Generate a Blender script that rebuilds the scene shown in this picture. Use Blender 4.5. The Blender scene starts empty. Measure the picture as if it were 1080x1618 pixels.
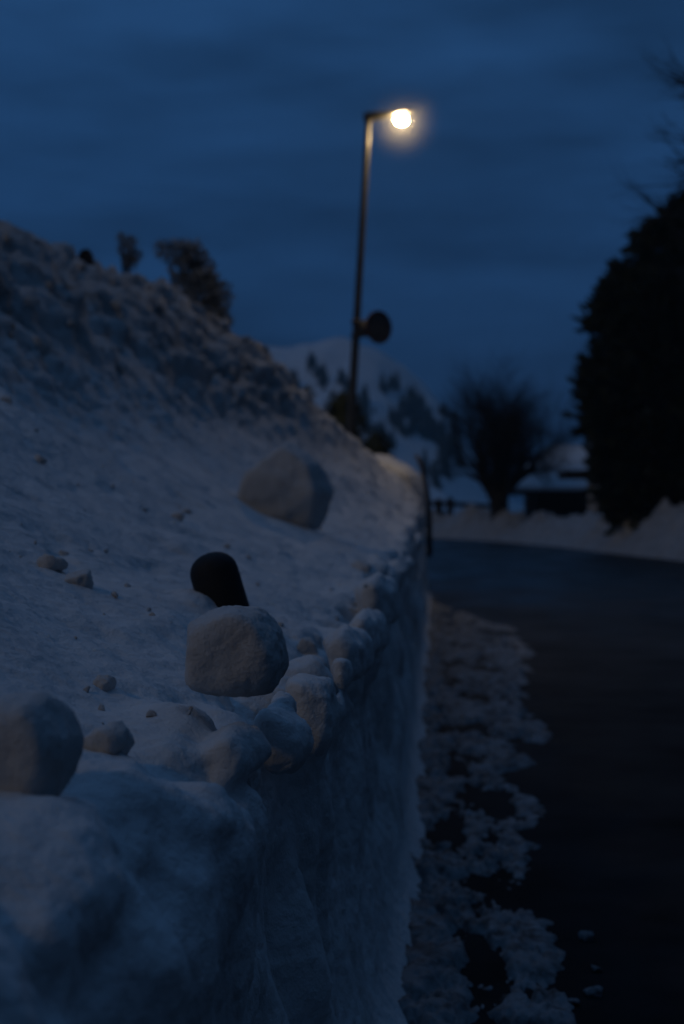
import bpy, bmesh, math, random
import numpy as np
from mathutils import Vector, Matrix

random.seed(7)
rng = np.random.default_rng(7)
S = bpy.context.scene
COL = S.collection

# ------------------------------------------------------------------ camera
F = 50.0 / 36.0 * 1618.0
CAM_Z = 1.6
cam_data = bpy.data.cameras.new('camera')
cam = bpy.data.objects.new('camera', cam_data)
COL.objects.link(cam)
cam_data.sensor_fit = 'VERTICAL'
cam_data.sensor_height = 36.0
cam_data.lens = 50.0
cam_data.clip_start = 0.05
cam_data.clip_end = 6000.0
cam_data.dof.use_dof = True
cam_data.dof.focus_distance = 2.9
cam_data.dof.aperture_fstop = 2.9
cam.location = (0, 0, CAM_Z)
YAW = math.atan(148.0 / F)
PITCH = -math.atan(19.0 / F)
cam.rotation_euler = (math.pi / 2 + PITCH, 0, YAW)
S.camera = cam
ROT = cam.rotation_euler.to_matrix()


def ray(px, py):
    d = ROT @ Vector(((px - 540) / F, -(py - 809) / F, -1.0))
    return d.normalized()


def P(px, py, d):
    """point on the photo's line of sight (px, py) at distance d along the road"""
    r = ray(px, py)
    return Vector((0, 0, CAM_Z)) + r * (d / r.y)


# ------------------------------------------------------------------ noise
_perm = rng.permutation(256).astype(np.int64)
_perm = np.concatenate([_perm, _perm, _perm])
_grad = rng.normal(size=(256, 3))
_grad /= np.linalg.norm(_grad, axis=1)[:, None]


def gnoise(x, y, z):
    x, y, z = np.broadcast_arrays(np.asarray(x, float), np.asarray(y, float), np.asarray(z, float))
    xi, yi, zi = np.floor(x).astype(np.int64), np.floor(y).astype(np.int64), np.floor(z).astype(np.int64)
    xf, yf, zf = x - xi, y - yi, z - zi
    fade = lambda t: t * t * t * (t * (t * 6 - 15) + 10)
    u, v, w = fade(xf), fade(yf), fade(zf)
    out = 0
    for dx in (0, 1):
        for dy in (0, 1):
            for dz in (0, 1):
                h = _perm[_perm[_perm[(xi + dx) & 255] + ((yi + dy) & 255)] + ((zi + dz) & 255)]
                g = _grad[h]
                n = g[..., 0] * (xf - dx) + g[..., 1] * (yf - dy) + g[..., 2] * (zf - dz)
                out = out + n * (u if dx else 1 - u) * (v if dy else 1 - v) * (w if dz else 1 - w)
    return out * 1.5


def fbm(x, y, z, oct=4, gain=0.5, lac=2.03):
    a, s, o = 1.0, 0, 0
    for i in range(oct):
        s = s + a * gnoise(x + o, y + o * 1.7, z - o)
        x, y, z = x * lac, y * lac, z * lac
        a *= gain
        o += 11.3
    return s


def billow(x, y, z, oct=3):
    a, s, o = 1.0, 0, 0
    for i in range(oct):
        s = s + a * (np.abs(gnoise(x + o, y + o, z + o)) * 2.2 - 0.2)
        x, y, z = x * 2.1, y * 2.1, z * 2.1
        a *= 0.5
        o += 7.7
    return s


def sstep(a, b, x):
    t = np.clip((np.asarray(x, float) - a) / (b - a), 0, 1)
    return t * t * (3 - 2 * t)


# ------------------------------------------------------------------ materials
def new_mat(name):
    m = bpy.data.materials.new(name)
    m.use_nodes = True
    nt = m.node_tree
    return m, nt, nt.nodes, nt.links, nt.nodes['Principled BSDF']


def coord(n, l, kind='Object', scale=(1, 1, 1)):
    tc = n.new('ShaderNodeTexCoord')
    mp = n.new('ShaderNodeMapping')
    mp.inputs['Scale'].default_value = scale
    l.new(tc.outputs[kind], mp.inputs['Vector'])
    return mp.outputs['Vector']


def noise_node(n, l, vec, scale, detail=4, rough=0.55):
    t = n.new('ShaderNodeTexNoise')
    t.inputs['Scale'].default_value = scale
    t.inputs['Detail'].default_value = detail
    t.inputs['Roughness'].default_value = rough
    l.new(vec, t.inputs['Vector'])
    return t.outputs['Fac']


def ramp(n, l, fac, stops):
    r = n.new('ShaderNodeValToRGB')
    e = r.color_ramp.elements
    while len(e) < len(stops):
        e.new(0.5)
    for i, (p, c) in enumerate(stops):
        e[i].position = p
        e[i].color = (*c, 1)
    l.new(fac, r.inputs['Fac'])
    return r.outputs['Color']


def bump(n, l, hgt, strength, dist, normal=None):
    b = n.new('ShaderNodeBump')
    b.inputs['Strength'].default_value = strength
    b.inputs['Distance'].default_value = dist
    l.new(hgt, b.inputs['Height'])
    if normal is not None:
        l.new(normal, b.inputs['Normal'])
    return b.outputs['Normal']


def snow_mat(name, lo, hi, dirt, dirt_pos=(0.62, 0.78), dscale=1.6, bstr=0.9):
    m, nt, n, l, b = new_mat(name)
    v = coord(n, l)
    base = ramp(n, l, noise_node(n, l, v, 3.0, 5), [(0.3, lo), (0.7, hi)])
    dn = noise_node(n, l, v, dscale, 8, 0.7)
    mask = n.new('ShaderNodeMapRange')
    mask.inputs['From Min'].default_value = dirt_pos[0]
    mask.inputs['From Max'].default_value = dirt_pos[1]
    l.new(dn, mask.inputs['Value'])
    mx = n.new('ShaderNodeMixRGB')
    l.new(mask.outputs['Result'], mx.inputs['Fac'])
    l.new(base, mx.inputs['Color1'])
    mx.inputs['Color2'].default_value = (*dirt, 1)
    l.new(mx.outputs['Color'], b.inputs['Base Color'])
    b.inputs['Roughness'].default_value = 0.75
    b.inputs['Specular IOR Level'].default_value = 0.25
    nr = bump(n, l, noise_node(n, l, v, 28, 6, 0.6), bstr * 0.5, 0.02)
    nr = bump(n, l, noise_node(n, l, v, 150, 3, 0.6), bstr * 0.6, 0.004, nr)
    l.new(nr, b.inputs['Normal'])
    return m


def plain_mat(name, c, rough=0.6, metal=0.0, var=0.25, scale=8.0, bstr=0.2):
    m, nt, n, l, b = new_mat(name)
    v = coord(n, l)
    lo = tuple(x * (1 - var) for x in c)
    hi = tuple(min(1, x * (1 + var)) for x in c)
    l.new(ramp(n, l, noise_node(n, l, v, scale, 5), [(0.3, lo), (0.7, hi)]), b.inputs['Base Color'])
    b.inputs['Roughness'].default_value = rough
    b.inputs['Metallic'].default_value = metal
    l.new(bump(n, l, noise_node(n, l, v, scale * 6, 4), bstr, 0.01), b.inputs['Normal'])
    return m


M_SNOW = snow_mat('snow', (0.60, 0.60, 0.60), (0.71, 0.71, 0.705), (0.42, 0.39, 0.36))
def heap_shade(m):  # rough heap mottled darker in colour, imitating the light falling off there
    nt = m.node_tree
    n, l = nt.nodes, nt.links
    b = n['Principled BSDF']
    src = b.inputs['Base Color'].links[0].from_socket
    at = n.new('ShaderNodeAttribute')
    at.attribute_name = 'heap_shade'
    v = coord(n, l)
    col = ramp(n, l, noise_node(n, l, v, 2.4, 8, 0.65), [(0.30, (0.16, 0.155, 0.15)), (0.46, (0.36, 0.36, 0.36)), (0.7, (0.5, 0.5, 0.5))])
    mx = n.new('ShaderNodeMixRGB')
    l.new(at.outputs['Fac'], mx.inputs['Fac'])
    l.new(src, mx.inputs['Color1'])
    l.new(col, mx.inputs['Color2'])
    l.new(mx.outputs['Color'], b.inputs['Base Color'])


heap_shade(M_SNOW)
M_BLOCK = snow_mat('packed_snow', (0.5, 0.49, 0.48), (0.62, 0.61, 0.6), (0.38, 0.34, 0.31), (0.5, 0.8), 5.0)
M_CLOD = snow_mat('dirty_snow', (0.4, 0.39, 0.38), (0.62, 0.6, 0.58), (0.2, 0.17, 0.14), (0.5, 0.75), 9.0)
M_SLUSH = snow_mat('grey_slush', (0.17, 0.175, 0.18), (0.34, 0.345, 0.355), (0.05, 0.05, 0.05), (0.44, 0.64), 11.0, 0.8)
M_FAR = snow_mat('far_snow', (0.28, 0.29, 0.30), (0.4, 0.41, 0.42), (0.3, 0.28, 0.26), (0.55, 0.8), 0.7)  # base colour darkened to offset sun lamp light that should not reach the bank
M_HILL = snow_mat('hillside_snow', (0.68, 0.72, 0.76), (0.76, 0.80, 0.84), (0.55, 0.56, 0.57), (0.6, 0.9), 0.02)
M_PLASTIC = plain_mat('black_plastic', (0.006, 0.006, 0.007), 0.75, 0, 0.3)
M_POLE = plain_mat('galvanised_steel', (0.06, 0.06, 0.06), 0.55, 0.2, 0.2, 5)
M_HOUSING = plain_mat('dark_grey_housing', (0.012, 0.012, 0.014), 0.5, 0.0)
M_SIGN = plain_mat('sign_back_grey', (0.05, 0.05, 0.055), 0.6, 0.2)
M_RED = plain_mat('sign_red_rim', (0.06, 0.022, 0.02), 0.5)
M_BARK = plain_mat('bark', (0.02, 0.017, 0.014), 0.9, 0, 0.4, 12, 0.6)
M_LEAF = plain_mat('dark_conifer_green', (0.016, 0.024, 0.014), 0.9, 0, 0.5, 3)
M_FROST = plain_mat('frosted_foliage', (0.27, 0.28, 0.28), 0.9, 0, 0.7, 5)
M_WOODS = plain_mat('distant_conifer_green', (0.03, 0.04, 0.03), 0.9, 0, 0.4, 0.1)
M_TIMBER = plain_mat('dark_timber', (0.02, 0.016, 0.013), 0.85, 0, 0.4, 6)
M_PLASTER = plain_mat('pale_plaster', (0.42, 0.42, 0.42), 0.85, 0, 0.1, 6)
M_STONE = plain_mat('dark_stone', (0.012, 0.012, 0.013), 0.9, 0, 0.4, 10)
M_GLASS = plain_mat('dark_window_glass', (0.01, 0.01, 0.012), 0.15, 0, 0.1)

# asphalt: wet, patchy gloss
m, nt, n, l, b = new_mat('wet_asphalt')
v = coord(n, l)
l.new(ramp(n, l, noise_node(n, l, v, 0.9, 8, 0.65), [(0.35, (0.008, 0.009, 0.010)), (0.7, (0.034, 0.035, 0.037))]), b.inputs['Base Color'])
vs = coord(n, l, 'Object', (1.0, 0.35, 1.0))
rr = ramp(n, l, noise_node(n, l, vs, 0.8, 6, 0.6), [(0.36, (0.36,) * 3), (0.62, (0.62,) * 3)])
geo = n.new('ShaderNodeNewGeometry')
sxy = n.new('ShaderNodeSeparateXYZ')
l.new(geo.outputs['Position'], sxy.inputs['Vector'])
wob = n.new('ShaderNodeMath')
wob.operation = 'MULTIPLY_ADD'
l.new(noise_node(n, l, v, 0.35, 4), wob.inputs[0])
wob.inputs[1].default_value = 18.0
l.new(sxy.outputs['Y'], wob.inputs[2])
wet = n.new('ShaderNodeMapRange')          # wetter round the bend, drying asphalt nearer
for k_, x_ in (('From Min', 15.0), ('From Max', 38.0), ('To Min', 0.0), ('To Max', 1.0)):
    wet.inputs[k_].default_value = x_
l.new(wob.outputs[0], wet.inputs['Value'])
mr = n.new('ShaderNodeMixRGB')
l.new(wet.outputs['Result'], mr.inputs['Fac'])
mr.inputs['Color1'].default_value = (0.9, 0.9, 0.9, 1)
l.new(rr, mr.inputs['Color2'])
l.new(mr.outputs['Color'], b.inputs['Roughness'])
ms = n.new('ShaderNodeMapRange')
ms.inputs['To Min'].default_value = 0.05
ms.inputs['To Max'].default_value = 0.30
l.new(wet.outputs['Result'], ms.inputs['Value'])
l.new(ms.outputs['Result'], b.inputs['Specular IOR Level'])
nr = bump(n, l, noise_node(n, l, v, 85, 3, 0.75), 0.6, 0.005)
nr = bump(n, l, noise_node(n, l, v, 2.5, 3), 0.12, 0.02, nr)
l.new(nr, b.inputs['Normal'])
M_ROAD = m

# lamp lens: it gives off light
m, nt, n, l, b = new_mat('lit_lamp_lens')
b.inputs['Base Color'].default_value = (0.8, 0.7, 0.5, 1)
b.inputs['Emission Color'].default_value = (1.0, 0.70, 0.33, 1)
b.inputs['Emission Strength'].default_value = 600.0
M_LENS = m


# ------------------------------------------------------------------ objects
def link(name, me, parent=None, mat=None):
    o = bpy.data.objects.new(name, me)
    COL.objects.link(o)
    if mat is not None:
        me.materials.append(mat)
    if parent is not None:
        o.parent = parent
        o.matrix_parent_inverse = parent.matrix_world.inverted() if False else Matrix.Translation(-parent.location)
    return o


def tag(o, label=None, cat=None, group=None, kind=None):
    for k, val in (('label', label), ('category', cat), ('group', group), ('kind', kind)):
        if val:
            o[k] = val
    return o


def empty(name, loc, label, cat, group=None):
    o = bpy.data.objects.new(name, None)
    COL.objects.link(o)
    o.location = loc
    return tag(o, label, cat, group)


def mesh(name, verts, faces, smooth=True):
    me = bpy.data.meshes.new(name)
    me.from_pydata([tuple(p) for p in verts], [], [tuple(f) for f in faces])
    if smooth:
        me.polygons.foreach_set('use_smooth', [True] * len(me.polygons))
    me.update()
    return me


def grid_mesh(name, X, Y, Z):
    """X, Y, Z arrays (nu, nv) -> quad sheet"""
    nu, nv = X.shape
    me = bpy.data.meshes.new(name)
    co = np.stack([X, Y, Z], -1).reshape(-1, 3).astype(np.float32)
    i = np.arange(nu * nv).reshape(nu, nv)
    q = np.stack([i[:-1, :-1], i[1:, :-1], i[1:, 1:], i[:-1, 1:]], -1).reshape(-1, 4).astype(np.int32)
    me.vertices.add(len(co))
    me.vertices.foreach_set('co', co.ravel())
    me.loops.add(q.size)
    me.loops.foreach_set('vertex_index', q.ravel())
    me.polygons.add(len(q))
    me.polygons.foreach_set('loop_start', np.arange(0, q.size, 4, dtype=np.int32))
    me.polygons.foreach_set('loop_total', np.full(len(q), 4, np.int32))
    me.polygons.foreach_set('use_smooth', np.ones(len(q), bool))
    me.update(calc_edges=True)
    me.validate()
    return me


class Geo:
    def __init__(self):
        self.v, self.f = [], []

    def box(self, lo, hi):
        o = len(self.v)
        for x in (lo[0], hi[0]):
            for y in (lo[1], hi[1]):
                for z in (lo[2], hi[2]):
                    self.v.append((x, y, z))
        for q in ((0, 1, 3, 2), (4, 6, 7, 5), (0, 4, 5, 1), (2, 3, 7, 6), (0, 2, 6, 4), (1, 5, 7, 3)):
            self.f.append(tuple(o + k for k in q))

    def tube(self, pts, rad, n=8, cap=True):
        pts = [Vector(p) for p in pts]
        o = len(self.v)
        prev = None
        for i, p in enumerate(pts):
            d = (pts[min(i + 1, len(pts) - 1)] - pts[max(i - 1, 0)]).normalized()
            if prev is None:
                a = d.orthogonal().normalized()
            else:
                a = (prev - d * prev.dot(d))
                a = a.normalized() if a.length > 1e-6 else d.orthogonal().normalized()
            prev = a
            c = d.cross(a)
            for k in range(n):
                t = 2 * math.pi * k / n
                self.v.append(tuple(p + (a * math.cos(t) + c * math.sin(t)) * rad[i]))
        for i in range(len(pts) - 1):
            for k in range(n):
                k2 = (k + 1) % n
                self.f.append((o + i * n + k, o + i * n + k2, o + (i + 1) * n + k2, o + (i + 1) * n + k))
        if cap:
            self.f.append(tuple(o + k for k in reversed(range(n))))
            self.f.append(tuple(o + (len(pts) - 1) * n + k for k in range(n)))

    def leaf(self, p, d, L, w):
        d = Vector(d)
        a = d.orthogonal().normalized()
        t = random.uniform(0, 6.3)
        a = (a * math.cos(t) + d.cross(a) * math.sin(t)) * w
        p = Vector(p)
        o = len(self.v)
        self.v += [tuple(p), tuple(p + d * L * 0.5 + a), tuple(p + d * L), tuple(p + d * L * 0.5 - a)]
        self.f.append((o, o + 1, o + 2, o + 3))

    def ball(self, c, r, nf=None, seg=10, rings=7, amp=0.0):
        o = len(self.v)
        c = Vector(c)
        self.v.append((c.x, c.y, c.z + r[2]))
        for i in range(1, rings):
            th = math.pi * i / rings
            for k in range(seg):
                ph = 2 * math.pi * k / seg
                s = 1 + random.uniform(-amp, amp)
                self.v.append((c.x + r[0] * s * math.sin(th) * math.cos(ph), c.y + r[1] * s * math.sin(th) * math.sin(ph), c.z + r[2] * s * math.cos(th)))
        self.v.append((c.x, c.y, c.z - r[2]))
        for k in range(seg):
            self.f.append((o, o + 1 + k, o + 1 + (k + 1) % seg))
            e = len(self.v) - 1
            self.f.append((e, e - seg + (k + 1) % seg, e - seg + k))
        for i in range(rings - 2):
            for k in range(seg):
                a = o + 1 + i * seg
                self.f.append((a + k, a + seg + k, a + seg + (k + 1) % seg, a + (k + 1) % seg))

    def build(self, name, mat, parent=None, smooth=True):
        return link(name, mesh(name, self.v, self.f, smooth), parent, mat)


def convex_block(name, pts, mat, amp=0.03, power=9, sub=5, seed=0.0, parent=None, freq=2.2):
    """pts: corner points about the block's centre; rounded convex lump with noise"""
    bm = bmesh.new()
    for p in pts:
        bm.verts.new(p)
    bmesh.ops.convex_hull(bm, input=bm.verts)
    bm.normal_update()
    pl = []
    for f in bm.faces:
        nrm = f.normal
        dd = nrm.dot(f.verts[0].co)
        if dd < 0:
            nrm, dd = -nrm, -dd
        pl.append((nrm.x / dd, nrm.y / dd, nrm.z / dd))
    bm.free()
    pl = np.array(pl)
    bm = bmesh.new()
    bmesh.ops.create_icosphere(bm, subdivisions=sub, radius=1.0)
    me = bpy.data.meshes.new(name)
    bm.to_mesh(me)
    bm.free()
    co = np.empty(len(me.vertices) * 3, np.float32)
    me.vertices.foreach_get('co', co)
    D = co.reshape(-1, 3).astype(float)
    s = np.clip(D @ pl.T, 0, None)
    r = (s ** power).sum(1) ** (-1.0 / power)
    size = r.mean()
    V = D * r[:, None]
    q = V / size * freq + seed
    r2 = r + size * amp * (fbm(q[:, 0], q[:, 1], q[:, 2], 4) + 0.38 * fbm(q[:, 0] * 5, q[:, 1] * 5, q[:, 2] * 5, 3))
    V = D * r2[:, None]
    me.vertices.foreach_set('co', V.astype(np.float32).ravel())
    me.polygons.foreach_set('use_smooth', [True] * len(me.polygons))
    me.update()
    return link(name, me, parent, mat)


def sil_points(sil, depth, d, yawd=0.15):
    c = sum((P(x, y, d) for x, y in sil), Vector()) / len(sil)
    pts = []
    for i, (x, y) in enumerate(sil):
        p = P(x, y, d) - c
        pts.append(p * 0.86 + Vector((0, -depth * 0.5, 0)) * (1 + 0.25 * math.sin(i * 2.1)))
        pts.append(p * 0.80 + Vector((depth * yawd, depth * 0.5, 0)) * (1 + 0.25 * math.cos(i * 1.7)))
        pts.append(p)
    return c, pts


FUSED = [   # outline in the photo, depth, distance: chunks frozen into the edge
    ([(420, 1110), (446, 1088), (482, 1098), (512, 1140), (510, 1182), (484, 1212), (444, 1196), (424, 1152)], 0.14, 2.76),
    ([(468, 1052), (500, 1038), (548, 1046), (556, 1100), (548, 1168), (522, 1192), (496, 1150), (478, 1100)], 0.15, 3.2),
    ([(545, 1030), (556, 1012), (574, 1016), (580, 1050), (570, 1078), (552, 1066)], 0.10, 3.35),
    ([(345, 1145), (395, 1115), (428, 1138), (430, 1195), (390, 1222), (350, 1200)], 0.2, 2.47),
    ([(448, 1075), (470, 1066), (492, 1080), (492, 1112), (470, 1122), (450, 1110)], 0.08, 2.85),
    ([(572, 965), (600, 935), (622, 950), (624, 1005), (600, 1030), (576, 1000)], 0.34, 4.8),
    ([(535, 990), (570, 960), (600, 985), (598, 1050), (565, 1065), (545, 1030)], 0.3, 4.0),
    ([(585, 905), (620, 880), (642, 905), (640, 970), (605, 975)], 0.45, 5.9),
    ([(322, 1270), (350, 1240), (385, 1260), (380, 1330), (345, 1365), (318, 1330)], 0.12, 2.15),
]


def LIP_MESHES(X2, Y2, Z2, nw, ys):
    out = []

    def emit(c, pts, seed, amp, power):
        o = convex_block('tmp_lump', pts, M_SNOW, amp, power, 4, seed, None, 1.6)
        me = o.data
        me.transform(Matrix.Translation(c))
        bpy.data.objects.remove(o)
        out.append(me)
    for i, (sil, dep, d) in enumerate(FUSED):
        c, pts = sil_points(sil, dep, d)
        emit(c + Vector((-0.030, 0.01, -0.026)) * (d / 2.7), pts, 30 + i * 2.9, 0.16, 16)
    r_ = random.Random(77)
    for i in range(190):
        y = math.exp(r_.uniform(math.log(1.9), math.log(6.5)))
        j = int(np.searchsorted(ys, y))
        row = nw + r_.choice((-10, -4, 2, 6, 10, 16, 30, 45))
        c = Vector((X2[row, j], Y2[row, j], Z2[row, j])) + Vector((r_.uniform(-.012, .006), 0, -.018))
        a = r_.choice((.010, .012, .014, .018, .018, .024, .032)) * (1 + 0.1 * (y - 2))
        pts = [Vector((r_.gauss(0, 1), r_.gauss(0, 1), r_.gauss(0, .8))).normalized() * a * r_.uniform(.7, 1.3) for _ in range(11)]
        emit(c, pts, i * 1.37, 0.12, 9)
    return out


# ================================================================== snow bank
def interp(x, xs, ys):
    return np.interp(x, xs, ys)


def build_bank():
    ys = np.exp(np.linspace(math.log(0.85), math.log(28.0), 860))
    # profile parameter: wall part (height fraction) then top part (distance u from lip)
    w = np.concatenate([np.linspace(0, 0.8, 80, endpoint=False), np.linspace(0.8, 1.0, 46, endpoint=False)])
    u = np.concatenate([np.linspace(0, 0.06, 14, endpoint=False), np.linspace(0.06, 0.5, 85, endpoint=False), np.linspace(0.5, 2.0, 120, endpoint=False),
                        np.linspace(2.0, 5.0, 110, endpoint=False), np.linspace(5.0, 16.0, 40)])
    nw, nu = len(w), len(u)
    Y = np.repeat(ys[None, :], nw + nu, 0)
    lip_x = interp(ys, [0.8, 1.47, 1.8, 2.2, 2.97, 4, 6.3, 11, 20, 30], [-.39, -.375, -.335, -.31, -.325, -.275, -.255, -.24, -.22, -.2])
    lip_z = 1.6 + interp(ys, [0.8, 12, 16, 20, 22, 23.2, 24.6, 28], [-.45, -.45, -.36, -.08, 0.02, -.35, -1.3, -1.75])
    base_x = np.full_like(ys, -0.085) - 0.02 * np.clip(ys - 23, 0, None) ** 2
    lip_x = lip_x - 0.02 * np.clip(ys - 23, 0, None) ** 2
    fu = [0, .5, 1.0, 1.5, 2.0, 2.5, 3, 3.5, 4.2, 5, 6, 9, 14, 40]
    fz = [0, .21, .45, .80, 1.28, 1.88, 2.42, 2.82, 3.08, 3.05, 2.8, 2.1, 1.6, 1.4]
    kk = interp(ys, [0, 12, 14, 16, 17, 18.5, 20, 22, 28], [0.97, 1.0, 1.15, 1.3, 1.45, 1.65, 2.3, 3.0, 3.0])
    E = interp(ys, [0, 2, 5, 7, 9, 12, 14, 16, 17, 18.5, 20, 21.5, 22.6, 23.5, 25, 28], [-.1, 0.0, 0.55, 1.2, 1.62, 2.22, 2.5, 2.42, 1.95, 1.02, .66, .36, 0.1, -.5, -1.62, -1.9])
    # smoother f
    uu = np.linspace(0, 40, 1600)
    ff = np.interp(uu, fu, fz)
    ker = np.hanning(21)
    ker /= ker.sum()
    ff2 = np.convolve(np.pad(ff, 10, mode='edge'), ker, 'same')[10:-10]
    ff2[:6] = ff[:6]
    X = np.zeros_like(Y)
    Z = np.zeros_like(Y)
    W = w[:, None]
    hz = lip_z[None, :]
    # wall: nearly straight, the top edge rounding back
    top_r = 0.05
    X[:nw] = lip_x + (base_x - lip_x) * np.clip(1 - W, 0, 1) ** np.interp(ys, [2.0, 6.0], [3.4, 1.8])[None, :] - 0.02 * np.sin(np.pi * W)
    Z[:nw] = -0.06 + (hz + 0.06 - 0.03) * W
    back = sstep(0.90, 1.0, W) ** 1.5 * 0.05
    X[:nw] -= back
    U = u[:, None]
    X[nw:] = lip_x - 0.05 - U
    ftop = np.interp((U * kk[None, :]).ravel(), uu, ff2).reshape(nu, len(ys))
    zt = lip_z[None, :] + ftop
    lim = 1.6 + E[None, :]
    k = 0.18
    h = np.clip(0.5 + 0.5 * (lim - zt) / k, 0, 1)
    zt = lim * (1 - h) + zt * h - k * h * (1 - h)
    rnd = -0.03 * (1 - sstep(0.0, 0.09, U))
    Z[nw:] = zt + rnd
    # normals in the cross section plane + along y
    def normals(X, Y, Z):
        dxu, dyu, dzu = [np.gradient(a, axis=0) for a in (X, Y, Z)]
        dxv, dyv, dzv = [np.gradient(a, axis=1) for a in (X, Y, Z)]
        nx = dyu * dzv - dzu * dyv
        ny = dzu * dxv - dxu * dzv
        nz = dxu * dyv - dyu * dxv
        L = np.sqrt(nx * nx + ny * ny + nz * nz) + 1e-12
        s = -1.0 if nz[nw + 60, 100] < 0 else 1.0
        return s * nx / L, s * ny / L, s * nz / L
    nx, ny, nz = normals(X, Y, Z)
    tt = np.concatenate([np.broadcast_to(w[:, None] - 1.0, (nw, len(ys))), np.broadcast_to(U, (nu, len(ys)))], 0)   # <0 wall, >0 top
    iswall = 1 - sstep(-0.06, 0.02, tt)
    lipm = np.exp(-((tt - 0.0) / 0.13) ** 2)
    # --- wall relief: vertical flutes and drips, overhangs near the top
    warp = 0.16 * gnoise(Z * 1.6, Y * 1.1, 3.1)
    wv = 0.06 * fbm(X * 0, Y * 1.5, Z * 0.9, 2) + 0.055 * (np.abs(gnoise(Y * 2.6 + 3, Z * 2.0, 8.2)) * 1.8 - 0.4) + 0.045 * (np.abs(gnoise((Y + warp) * 4.2, Z * 0.75, 5.2)) * 1.8 - 0.4)
    wv += 0.017 * (np.abs(gnoise((Y + warp * 0.7) * 10.5, Z * 1.9, 2.7)) * 1.8 - 0.4) + 0.012 * fbm(Y * 9, Z * 5, X * 0 + 9, 3)
    footfade = 0.05 + 0.95 * sstep(0.05, 0.55, Z)
    wv = wv * footfade
    wv = wv * np.interp(Y, [1.2, 2.4, 3.2], [0.38, 0.7, 1.0])
    scoop = np.clip(gnoise(Y * 2.6 + 4, Z * 2.4, X * 0 + 1.5), 0, 1) ** 1.2
    wv -= 0.075 * scoop * np.interp(Y, [2.0, 2.8], [0.4, 1.0]) * sstep(0.25, 0.9, W if False else (tt + 1)) * iswall
    foot = 0.05 * np.clip(1 - (Z / 0.16), 0, 1) ** 2
    # --- lip lumps
    lump = np.clip(billow(X * 4.5, Y * 3.2, Z * 4.0, 1), -.3, 2)
    nearc = np.interp(Y, [1.0, 2.2, 3.2], [0.25, 0.6, 1.0])
    lv = 0.085 * lump * lipm * nearc + 0.05 * fbm(X * 2, Y * 2.2, Z * 2, 2) * lipm * np.interp(Y, [1.2, 2.6], [0.5, 1.0])
    # --- top: gentle downslope ridges, then rough thrown-up heap
    rough = sstep(1.25, 2.5, tt * kk[None, :] + 0.35 * gnoise(Y * 0.45, X * 0.7, 0.3))
    smooth_v = 0.040 * fbm(X * 1.4, Y * 1.0, 0.7, 3) + 0.015 * fbm((X + Z) * 3.0, (Y + X * 0.9) * 2.2, 2.1, 4, 0.6)
    pits = np.clip(fbm(X * 7, Y * 4.5, 4.4, 2) - 0.25, 0, 1)
    smooth_v -= 0.036 * pits
    smooth_v += 0.05 * np.clip(fbm(X * 3.1 + 9, Y * 2.3, 8.4, 2) - 0.38, 0, 1) * np.clip(Y / 3, 0, 1)
    cl = np.clip(billow(X * 2.6, Y * 2.2, Z * 2.6, 4), -0.4, 1.3)
    rough_v = 0.13 * fbm(X * 0.9, Y * 0.7, Z * 0.9, 3) + 0.085 * (cl - 0.3) + 0.055 * fbm(X * 5, Y * 4, Z * 5, 4, 0.65)
    ledge = np.clip(gnoise((Z * 1.5 + Y * 0.22) * 1.7, Y * 0.25, 7.7), -.6, .6)
    rough_v += 0.11 * ledge
    topm = sstep(0.0, 0.12, tt)
    far = sstep(9.0, 18.0, Y) * (1 - rough) * sstep(0.0, 0.1, tt)
    tv = topm * (smooth_v * (1 - rough) + rough_v * rough + far * 0.05 * (fbm(X * 3, Y * 2.0, 1.0, 4, 0.6)))
    disp = iswall * wv + foot * iswall + lv + tv
    # hand-set lumps hanging over the edge (photo: below and beside the round block)
    for (px, py, d, r, a) in LIP_LUMPS:
        p = P(px, py, d)
        q = ((X - p.x) ** 2 + (Y - p.y) ** 2 * 0.8 + (Z - p.z) ** 2) / (r * r)
        disp += a * np.exp(-q ** 1.6)
    X2, Y2, Z2 = X + nx * disp, Y + ny * disp * 0.6, Z + nz * disp
    # settle the thawed edge: smooth the lip so that lumps read as rounded snow
    msk = np.clip(np.exp(-((tt - 0.0) / 0.22) ** 2) * 1.2, 0, 0.9) * np.clip(7.0 / Y, 0.25, 1)
    for _ in range(9):
        for A in (X2, Y2, Z2):
            Bq = A.copy()
            Bq[1:-1, 1:-1] = (A[:-2, 1:-1] + A[2:, 1:-1] + A[1:-1, :-2] + A[1:-1, 2:]) * 0.25
            A += (Bq - A) * msk
    # second, finer pass along the new normals
    nx, ny, nz = normals(X2, Y2, Z2)
    d2 = 0.010 * fbm(X2 * 14, Y2 * 11, Z2 * 11, 3) * (0.35 + lipm) + 0.0035 * fbm(X2 * 45, Y2 * 40, Z2 * 40, 2) * np.clip(6 / Y, 0, 1)
    d2 += rough * 0.018 * np.clip(billow(X2 * 7, Y2 * 6, Z2 * 7, 2), 0, 2)
    X2, Y2, Z2 = X2 + nx * d2, Y2 + ny * d2, Z2 + nz * d2
    # near stretch: the plough's lumps are frozen into the edge, so unite them with the bank
    jn = int(np.searchsorted(ys, 6.6))
    jc = int(np.searchsorted(ys, 6.4))
    un = nw + int(np.searchsorted(u, 2.6))
    uc = nw + int(np.searchsorted(u, 2.45))
    A = np.stack([X2[:un, :jn], Y2[:un, :jn], Z2[:un, :jn]], -1)
    a, b_ = A.shape[:2]
    V = [tuple(p) for p in A.reshape(-1, 3)]
    Fc = [(i * b_ + j, (i + 1) * b_ + j, (i + 1) * b_ + j + 1, i * b_ + j + 1) for i in range(a - 1) for j in range(b_ - 1)]
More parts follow.
